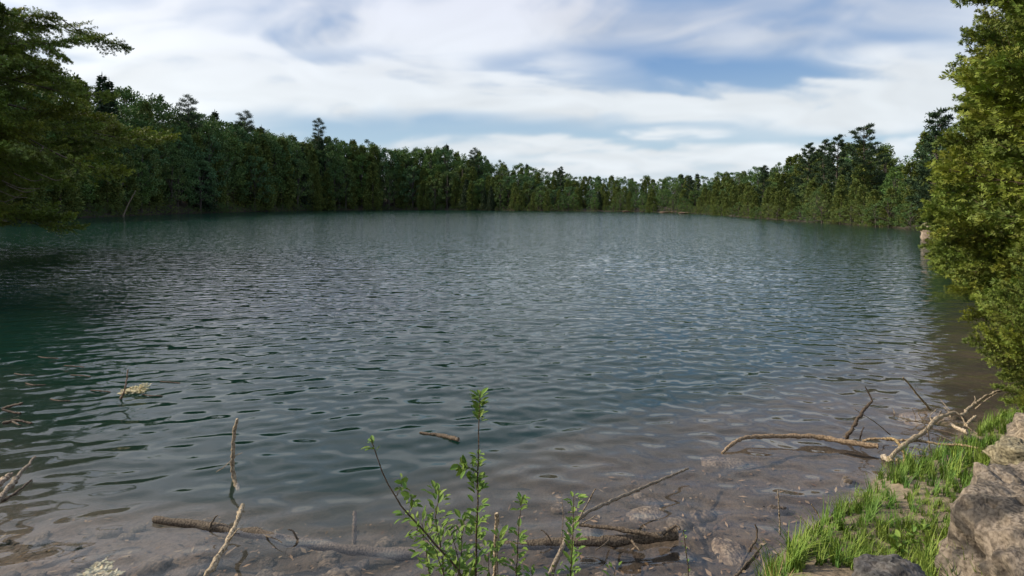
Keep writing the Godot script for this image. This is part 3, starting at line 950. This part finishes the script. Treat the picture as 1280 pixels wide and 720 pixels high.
func shrub(label: String, stems: Array, leaves: Array, seedy: int, size: float) -> void:
	# stems: [pixel points at a depth, thickness, leafy spans [from, to, how many]]
	rng.seed = seedy
	var first: Array = stems[0]
	var base: Vector3 = first[0][0]
	var o := thing("leafy_shrub", label, "shrub", base)
	for st in stems:
		var rel := []
		for p in st[0]:
			rel.append(p - base)
		var path := bend_path(rel, 22, 0.003, seedy)
		var rad := []
		for i in path.size():
			rad.append(lerpf(st[1], st[1] * 0.3, i / float(path.size() - 1)))
		var b := MB.new()
		b.tube(path, rad, 6, Color(0.12, 0.09, 0.06), 0.1, seedy)
		part("stem", b.mesh(), M.wood, o)
		for span in st[2]:
			var many := int(span[2] * 1.4)
			for i in many:
				var f := lerpf(span[0], span[1], (i + rng.randf()) / many) * (path.size() - 1)
				var k := mini(int(f), path.size() - 2)
				var p: Vector3 = path[k].lerp(path[k + 1], f - k)
				var up: Vector3 = (path[k + 1] - path[k]).normalized()
				var d := rv()
				d = (d - up * d.dot(up)).normalized()
				var ax := (d + up * rng.randf_range(0.25, 1.0)).normalized()
				var sd := ax.cross(up).normalized()
				var nn := sd.cross(ax)
				var L := size * rng.randf_range(0.6, 1.25)
				var off := d * rng.randf_range(0.0, span[3] if span.size() > 3 else 0.012)
				part("leaf", leaves[rng.randi() % leaves.size()], M.leaf_near, o, Transform3D(Basis(ax * L, nn * L, sd * L), p + off))

func make_shrubs() -> void:
	var leaves := [leaf_mesh(Color(0.13, 0.22, 0.04)), leaf_mesh(Color(0.11, 0.2, 0.04)), leaf_mesh(Color(0.155, 0.23, 0.045)), leaf_mesh(Color(0.12, 0.19, 0.035))]
	var D := 2.45
	var p := func(x, y, d): return pixd(x, y, d)
	shrub("young leafy shrub with one tall stem rising over the water", [
		[[p.call(588, 876, D), p.call(594, 740, D), p.call(596, 650, D), p.call(598, 580, D), p.call(600, 489, D)], 0.007, [[0.985, 0.9, 34, 0.012], [0.8, 0.74, 16, 0.014], [0.73, 0.66, 20, 0.02], [0.64, 0.5, 30, 0.03], [0.5, 0.3, 26, 0.05]]],
		[[p.call(597, 590, D), p.call(588, 586, D), p.call(574, 580, D)], 0.003, [[0.3, 1.0, 18, 0.016]]],
		[[p.call(590, 850, D), p.call(585, 740, D), p.call(552, 690, D), p.call(508, 640, D), p.call(482, 598, D), p.call(463, 547, D)], 0.007, [[0.99, 0.93, 5, 0.01], [0.72, 0.55, 22, 0.05], [0.5, 0.3, 22, 0.06]]],
		[[p.call(495, 622, D), p.call(500, 610, D), p.call(504, 598, D)], 0.002, [[0.5, 1.0, 9, 0.008]]],
		[[p.call(510, 642, D), p.call(516, 630, D), p.call(514, 618, D)], 0.002, [[0.3, 1.0, 12, 0.012]]]], leaves, 501, 0.042)
	shrub("dark leafy shrub spreading behind the tall stemmed one", [
		[[p.call(560, 860, 2.6), p.call(555, 720, 2.6), p.call(545, 650, 2.62), p.call(549, 612, 2.62)], 0.006, [[1.0, 0.55, 60, 0.06]]],
		[[p.call(560, 820, 2.6), p.call(575, 700, 2.6), p.call(580, 650, 2.6)], 0.005, [[1.0, 0.4, 46, 0.07]]],
		[[p.call(558, 830, 2.6), p.call(535, 710, 2.6), p.call(528, 655, 2.6)], 0.005, [[1.0, 0.4, 36, 0.06]]]], leaves, 502, 0.046)
	shrub("bushy low shrub filling the space under the leaning stem", [
		[[p.call(575, 860, 2.4), p.call(560, 740, 2.4), p.call(545, 690, 2.4), p.call(520, 660, 2.4)], 0.005, [[1.0, 0.4, 50, 0.06]]],
		[[p.call(580, 860, 2.42), p.call(580, 740, 2.42), p.call(565, 670, 2.42)], 0.005, [[1.0, 0.35, 50, 0.07]]],
		[[p.call(600, 860, 2.42), p.call(612, 740, 2.42), p.call(610, 690, 2.42)], 0.005, [[1.0, 0.4, 40, 0.05]]]], leaves, 507, 0.04)
	shrub("small bright shrub topped by a rosette beside the pale stake", [
		[[p.call(640, 870, 2.5), p.call(645, 720, 2.5), p.call(648, 670, 2.5), p.call(653, 622, 2.5)], 0.005, [[1.0, 0.92, 13, 0.012], [0.85, 0.5, 34, 0.03]]],
		[[p.call(630, 860, 2.5), p.call(622, 740, 2.5), p.call(624, 668, 2.5)], 0.004, [[1.0, 0.8, 18, 0.02]]]], leaves, 503, 0.042)
	shrub("slim dark leafed sapling beside the bare forked branch", [
		[[p.call(712, 860, 2.65), p.call(714, 720, 2.65), p.call(717, 620, 2.65)], 0.006, [[1.0, 0.35, 70, 0.03]]]], leaves, 504, 0.04)
	shrub("low sprigs of young leaves under the half sunken log", [
		[[p.call(690, 850, 2.45), p.call(690, 740, 2.45), p.call(694, 705, 2.45)], 0.004, [[1.0, 0.5, 18, 0.03]]],
		[[p.call(760, 850, 2.5), p.call(764, 750, 2.5), p.call(770, 706, 2.5)], 0.004, [[1.0, 0.5, 14, 0.03]]],
		[[p.call(660, 850, 2.45), p.call(668, 750, 2.45), p.call(664, 712, 2.45)], 0.004, [[1.0, 0.5, 16, 0.03]]]], leaves, 505, 0.034)
	shrub("thin mossy stalk in front of the knotty log end", [
		[[p.call(864, 860, 2.6), p.call(862, 740, 2.6), p.call(858, 690, 2.6), p.call(854, 662, 2.6)], 0.006, [[1.0, 0.3, 30, 0.006]]]], leaves, 506, 0.014)
	# leafy weeds in the grass
	for i in 3:
		var q: Array = [[1138, 655, 0.33], [1150, 640, 0.35], [1122, 668, 0.3]][i]
		var at := pix(q[0], q[1], q[2])
		at.y = ground_height(at.x, at.z)
		shrub(["pale broad leaved weed in the grass touching the boulder", "second pale weed against the boulder's shaded side", "low weed in the grass above the dark stone"][i], [
			[[at, at + Vector3(0.01, 0.08, 0), at + Vector3(0.015, 0.15, 0.01)], 0.004, [[0.2, 1.0, 20, 0.03]]]], leaves, 510 + i, 0.05)
	# tuft of dry straw by the water
	rng.seed = 77
	var b := MB.new()
	var o := pixd(966, 712, 3.05)
	o.y = ground_height(o.x, o.z)
	for i in 16:
		var d := (Vector3.UP + rv() * 0.42).normalized()
		b.leaf(rv() * 0.025 * Vector3(1, 0, 1), d, d.cross(rv()).normalized(), rng.randf_range(0.08, 0.24), 0.008, vary(Color(0.5, 0.38, 0.2), 0.2))
	single("straw_tuft", b.mesh(), M.leaf_near, "tuft of dry yellow straw at the grass edge", "straw", o)

func make_floating() -> void:
	# pale rafts of algae: many small lumps on the water and on the bed
	for j in 2:
		rng.seed = 120 + j
		var b := MB.new()
		var at: Vector3 = [pix(171, 488, 0.012), pix(121, 686, 0.0)][j]
		if j == 1:
			at.y = ground_height(at.x, at.z) + 0.04
		for i in 420:
			var a := rng.randf() * TAU
			var r := sqrt(rng.randf()) * (0.11 + 0.05 * sin(a * 3.0 + j))
			var p := Vector3(cos(a) * r, rng.randf() * (0.03 if j == 0 else 0.02), sin(a) * r * (1.3 if j == 0 else 0.9))
			var ax := (rv() * Vector3(1, 0.35, 1)).normalized()
			b.leaf(p, ax, ax.cross(Vector3.UP + rv() * 0.4).normalized(), 0.035, 0.024, vary(Color(0.5, 0.44, 0.28), 0.25))
		single("algae_clump", b.mesh(), M.leaf_near, ["pale yellowish algae clump floating beside the thin stalk", "pale sunken algae clump on the shallow lake bed"][j], "algae", at)
	# sunken leaves and bits on the bed
	rng.seed = 140
	var lb := MB.new()
	for i in 1500:
		var p := pix(rng.randf_range(-60, 1180), rng.randf_range(585, 760), -0.1)
		if shore_distance(Vector2(p.x, p.z)) > -0.03:
			continue
		p.y = ground_height(p.x, p.z) + 0.012
		var ax := (rv() * Vector3(1, 0.12, 1)).normalized()
		lb.leaf(p, ax, ax.cross(Vector3.UP + rv() * 0.25).normalized(), rng.randf_range(0.02, 0.075), rng.randf_range(0.008, 0.03), vary([Color(0.12, 0.075, 0.045), Color(0.2, 0.13, 0.075), Color(0.08, 0.06, 0.045), Color(0.3, 0.21, 0.13)][rng.randi() % 4], 0.2))
	var o := part("sunken_litter", lb.mesh(), M.leaf_near, self)
	o.set_meta("kind", "stuff")
	meta(o, "brown sunken leaves and twigs scattered over the lake bed", "litter")

# ------------------------------------------------------------------ light, sky, materials
func sun_dir() -> Vector3:
	var az := deg_to_rad(-78.0)
	var el := deg_to_rad(31.0)
	return Vector3(sin(az) * cos(el), sin(el), -cos(az) * cos(el))

func make_sky() -> Sky:
	var w := 2048
	var h := 1024
	var im := Image.create(w, h, false, Image.FORMAT_RGBF)
	var f := FastNoiseLite.new()
	f.seed = 12
	f.noise_type = FastNoiseLite.TYPE_SIMPLEX_SMOOTH
	f.frequency = 1.0
	f.fractal_octaves = 5
	var g := FastNoiseLite.new()
	g.seed = 33
	g.frequency = 1.0
	g.fractal_octaves = 3
	# x, y, half width, half height in the photograph's pixels, more cloud (+) or open sky (-)
	var marks := [[900, 80, 140, 17, -0.6], [990, 92, 110, 14, -0.4], [810, 104, 60, 9, -0.5], [560, 160, 210, 16, -0.5], [800, 168, 260, 8, -0.3], [1090, 172, 120, 9, -0.5], [1120, 50, 90, 12, -0.3], [880, 100, 60, 5, 0.4], [1050, 106, 50, 5, 0.35], [340, 152, 120, 13, -0.3], [285, 32, 70, 18, -0.45], [420, 72, 80, 12, -0.3], [640, 92, 50, 14, -0.4],
		[400, 104, 170, 16, 0.5], [560, 118, 150, 14, 0.5], [980, 130, 200, 15, 0.8], [1150, 105, 70, 34, 0.6], [760, 128, 120, 12, 0.5], [820, 155, 60, 6, 0.35], [760, 192, 240, 17, 0.55], [600, 40, 420, 28, 0.35], [200, 90, 90, 50, 0.6]]
	var sd := sun_dir()
	var blank := Color(0.09, 0.1, 0.09)
	for y in h:
		var el := (0.5 - (y + 0.5) / h) * PI
		if el < -0.02:
			for x in w:
				im.set_pixel(x, y, blank)
			continue
		var ce := cos(el)
		var se := sin(el)
		for x in w:
			var az := (x + 0.5) / w * TAU
			var d := Vector3(sin(az) * ce, se, -cos(az) * ce)
			# clouds lie on high level sheets: streaks run together towards the horizon
			var q := 1.0 / (maxf(se, 0.0) + 0.17)
			var cx := d.x * q
			var cz := d.z * q
			var wx := g.get_noise_2d(cx * 0.7, cz * 0.7 + 9.0)
			var wz := g.get_noise_2d(cx * 0.7 + 30.0, cz * 0.7)
			var n1 := f.get_noise_2d(cx * 0.22 + wx * 0.35, cz * 0.4 + wz * 0.35)
			var n2 := f.get_noise_2d(cx * 0.7 + wz * 0.6 + 7.0, cz * 1.1 + wx * 0.6)
			var n3 := f.get_noise_2d(cx * 1.6 + wx * 1.2 + 3.0, cz * 3.6 + wz * 1.2)
			var cover := 0.52 + 0.4 * n1 + 0.27 * n2 + 0.32 * n3
			if d.z < -0.35 and se < 0.5:
				var X := 640.0 + FOC * d.x / -d.z + wx * 70.0 + n3 * 20.0
				var Y := HOR + FOC * -se / -d.z + wz * 22.0 + n2 * 14.0 + n3 * 7.0
				for m in marks:
					var e: float = ((X - m[0]) / m[2]) ** 2 + ((Y - m[1]) / m[3]) ** 2
					if e < 7.0:
						cover += m[4] * exp(-e * 0.75) * (1.0 + 0.6 * n2 + 0.5 * n3)
			var k := smoothstep(-0.2, 1.0, cover)
			var up := clampf(se / 0.55, 0, 1)
			var blue := Color(0.42, 0.57, 0.68).lerp(Color(0.17, 0.31, 0.55), smoothstep(0.12, 0.5, up))
			var white := Color(0.7, 0.75, 0.79).lerp(Color(0.64, 0.67, 0.77), smoothstep(0.25, 0.75, up))
			white = white * (1.0 + 0.16 * n2 + 0.1 * n1)
			var c := blue.lerp(white, k)
			var near := maxf(d.dot(sd), 0.0)
			c = c + Color(1.0, 0.97, 0.92) * (0.7 * pow(near, 5.0) + 2.0 * pow(near, 50.0)) * (0.45 + 0.55 * k)
			im.set_pixel(x, y, Color(c.r, c.g, c.b))
	var pm := PanoramaSkyMaterial.new()
	pm.panorama = ImageTexture.create_from_image(im)
	var sky := Sky.new()
	sky.sky_material = pm
	return sky

func noise_tex(freq: float, size: int, ramp: Array, octaves := 4, kind := FastNoiseLite.TYPE_SIMPLEX_SMOOTH, seedy := 1) -> NoiseTexture2D:
	var t := NoiseTexture2D.new()
	var f := FastNoiseLite.new()
	f.noise_type = kind
	f.frequency = freq
	f.fractal_octaves = octaves
	f.seed = seedy
	t.noise = f
	t.width = size
	t.height = size
	t.seamless = true
	if not ramp.is_empty():
		var gr := Gradient.new()
		gr.offsets = PackedFloat32Array(ramp.map(func(r): return r[0]))
		gr.colors = PackedColorArray(ramp.map(func(r): return r[1]))
		t.color_ramp = gr
	return t

func ripple_normals(size: int, metres: float) -> ImageTexture:
	# a tile of wind ripples: waves that fit the tile a whole number of times
	var wr := RandomNumberGenerator.new()
	wr.seed = 19
	var gx := PackedFloat32Array()
	var gz := PackedFloat32Array()
	gx.resize(size * size)
	gz.resize(size * size)
	var made := 0
	while made < 26:
		var lam := 0.15 * pow(5.0, wr.randf())
		var an := 0.12 + wr.randfn(0.0, 0.5)
		var kx := int(round(metres / lam * sin(an)))
		var kz := int(round(metres / lam * cos(an)))
		var slope := 0.03 if lam < 0.5 else 0.02
		var k := Vector2(kx, kz).normalized()
		var ph := wr.randf() * TAU
		made += 1
		var cx := PackedFloat32Array()
		var sx := PackedFloat32Array()
		for x in size:
			cx.append(cos(TAU * kx * x / size) * slope)
			sx.append(sin(TAU * kx * x / size) * slope)
		for z in size:
			var a := cos(TAU * kz * z / size + ph)
			var b := sin(TAU * kz * z / size + ph)
			var at := z * size
			for x in size:
				var g := cx[x] * a - sx[x] * b
				gx[at + x] += g * k.x
				gz[at + x] += g * k.y
	var im := Image.create(size, size, false, Image.FORMAT_RGB8)
	for z in size:
		for x in size:
			var n := Vector3(-gx[z * size + x], gz[z * size + x], 1.0).normalized()
			im.set_pixel(x, z, Color(n.x * 0.5 + 0.5, n.y * 0.5 + 0.5, n.z * 0.5 + 0.5))
	return ImageTexture.create_from_image(im)

func make_materials() -> void:
	var grain := noise_tex(0.02, 512, [[0.0, Color(0.55, 0.54, 0.52)], [0.45, Color(0.85, 0.84, 0.82)], [1.0, Color(1, 1, 1)]], 6)
	var height := noise_tex(0.03, 512, [[0.0, Color.BLACK], [1.0, Color.WHITE]], 6, FastNoiseLite.TYPE_SIMPLEX, 4)
	var g := StandardMaterial3D.new()
	g.vertex_color_use_as_albedo = true
	g.albedo_texture = grain
	g.roughness = 0.95
	g.uv1_triplanar = true
	g.uv1_world_triplanar = true
	g.uv1_scale = Vector3.ONE * 1.4
	g.heightmap_enabled = true
	g.heightmap_texture = height
	g.heightmap_scale = 0.7
	M.ground = g

	var w := StandardMaterial3D.new()
	w.transparency = BaseMaterial3D.TRANSPARENCY_ALPHA
	w.albedo_color = Color(0.02, 0.03, 0.03, 0.02)
	w.roughness = 0.05
	w.metallic_specular = 0.46
	w.normal_enabled = true
	w.normal_texture = ripple_normals(720, 15.0)
	w.normal_scale = 0.82
	w.uv1_scale = Vector3(1.0 / 15.0, 1.0 / 15.0, 1)
	M.water = w

	var leaf := StandardMaterial3D.new()
	leaf.vertex_color_use_as_albedo = true
	leaf.roughness = 0.75
	leaf.metallic_specular = 0.3
	leaf.backlight_enabled = true
	leaf.backlight = Color(0.3, 0.36, 0.16)
	M.leaf = leaf
	var leaf2: StandardMaterial3D = leaf.duplicate()
	leaf2.roughness = 0.6
	leaf2.backlight = Color(0.5, 0.54, 0.28)
	M.leaf_near = leaf2
	var gm: StandardMaterial3D = leaf2.duplicate()
	gm.roughness = 0.55
	M.grass = gm

	var bark := StandardMaterial3D.new()
	bark.vertex_color_use_as_albedo = true
	bark.albedo_texture = noise_tex(0.03, 256, [[0.0, Color(0.45, 0.43, 0.4)], [1.0, Color(1, 1, 1)]], 4, FastNoiseLite.TYPE_SIMPLEX, 14)
	bark.roughness = 0.95
	bark.uv1_triplanar = true
	bark.uv1_scale = Vector3(4, 0.8, 4)
	M.bark = bark

	var wood := StandardMaterial3D.new()
	wood.vertex_color_use_as_albedo = true
	wood.albedo_texture = noise_tex(0.025, 512, [[0.0, Color(0.3, 0.27, 0.24)], [0.38, Color(0.62, 0.59, 0.55)], [0.55, Color(0.9, 0.88, 0.85)], [1.0, Color(1, 1, 1)]], 6, FastNoiseLite.TYPE_SIMPLEX, 15)
	wood.roughness = 0.85
	wood.uv1_triplanar = true
	wood.uv1_scale = Vector3.ONE * 4.0
	wood.heightmap_enabled = true
	wood.heightmap_texture = height
	wood.heightmap_scale = 0.6
	M.wood = wood

	var rock := StandardMaterial3D.new()
	rock.vertex_color_use_as_albedo = true
	rock.albedo_texture = noise_tex(0.02, 1024, [[0.0, Color(0.42, 0.41, 0.4)], [0.4, Color(0.72, 0.7, 0.68)], [0.6, Color(0.97, 0.96, 0.95)], [1.0, Color(1, 1, 1)]], 7, FastNoiseLite.TYPE_SIMPLEX, 16)
	rock.roughness = 0.92
	rock.uv1_triplanar = true
	rock.uv1_scale = Vector3.ONE * 1.6
	rock.heightmap_enabled = true
	rock.heightmap_texture = height
	rock.heightmap_scale = 0.8
	M.rock = rock

func _ready() -> void:
	noise.seed = 3
	noise.frequency = 0.02
	noise.fractal_octaves = 3
	# camera: at eye height on the bank, level, with the lens shifted down
	var cam := Camera3D.new()
	cam.name = "camera"
	cam.projection = Camera3D.PROJECTION_FRUSTUM
	cam.near = 0.05
	cam.far = 3000.0
	cam.size = 720.0 / FOC * cam.near
	cam.frustum_offset = Vector2(0, -(360.0 - HOR) / FOC * cam.near)
	cam.position = Vector3(0, EYE, 0)
	add_child(cam)
	cam.current = true
	# sky and exposure
	var env := Environment.new()
	env.background_mode = Environment.BG_SKY
	env.sky = make_sky()
	env.background_energy_multiplier = 1.0
	env.tonemap_mode = Environment.TONE_MAPPER_LINEAR
	env.tonemap_exposure = 1.12
	env.volumetric_fog_enabled = true
	env.volumetric_fog_density = 0.0
	env.sdfgi_enabled = true
	env.ssao_enabled = true
	env.ssil_enabled = true
	var we := WorldEnvironment.new()
	we.name = "environment"
	we.environment = env
	add_child(we)
	var sun := DirectionalLight3D.new()
	sun.name = "sun"
	sun.light_energy = 1.6
	sun.light_color = Color(1.0, 0.94, 0.84)
	sun.light_angular_distance = 0.6
	sun.shadow_enabled = true
	add_child(sun)
	sun.look_at_from_position(Vector3.ZERO, -sun_dir(), Vector3.UP)
	make_materials()
	make_ground()
	make_water()
	make_forest()
	make_near_trees()
	make_stones()
	make_wood()
	make_grass()
	make_shrubs()
	make_floating()
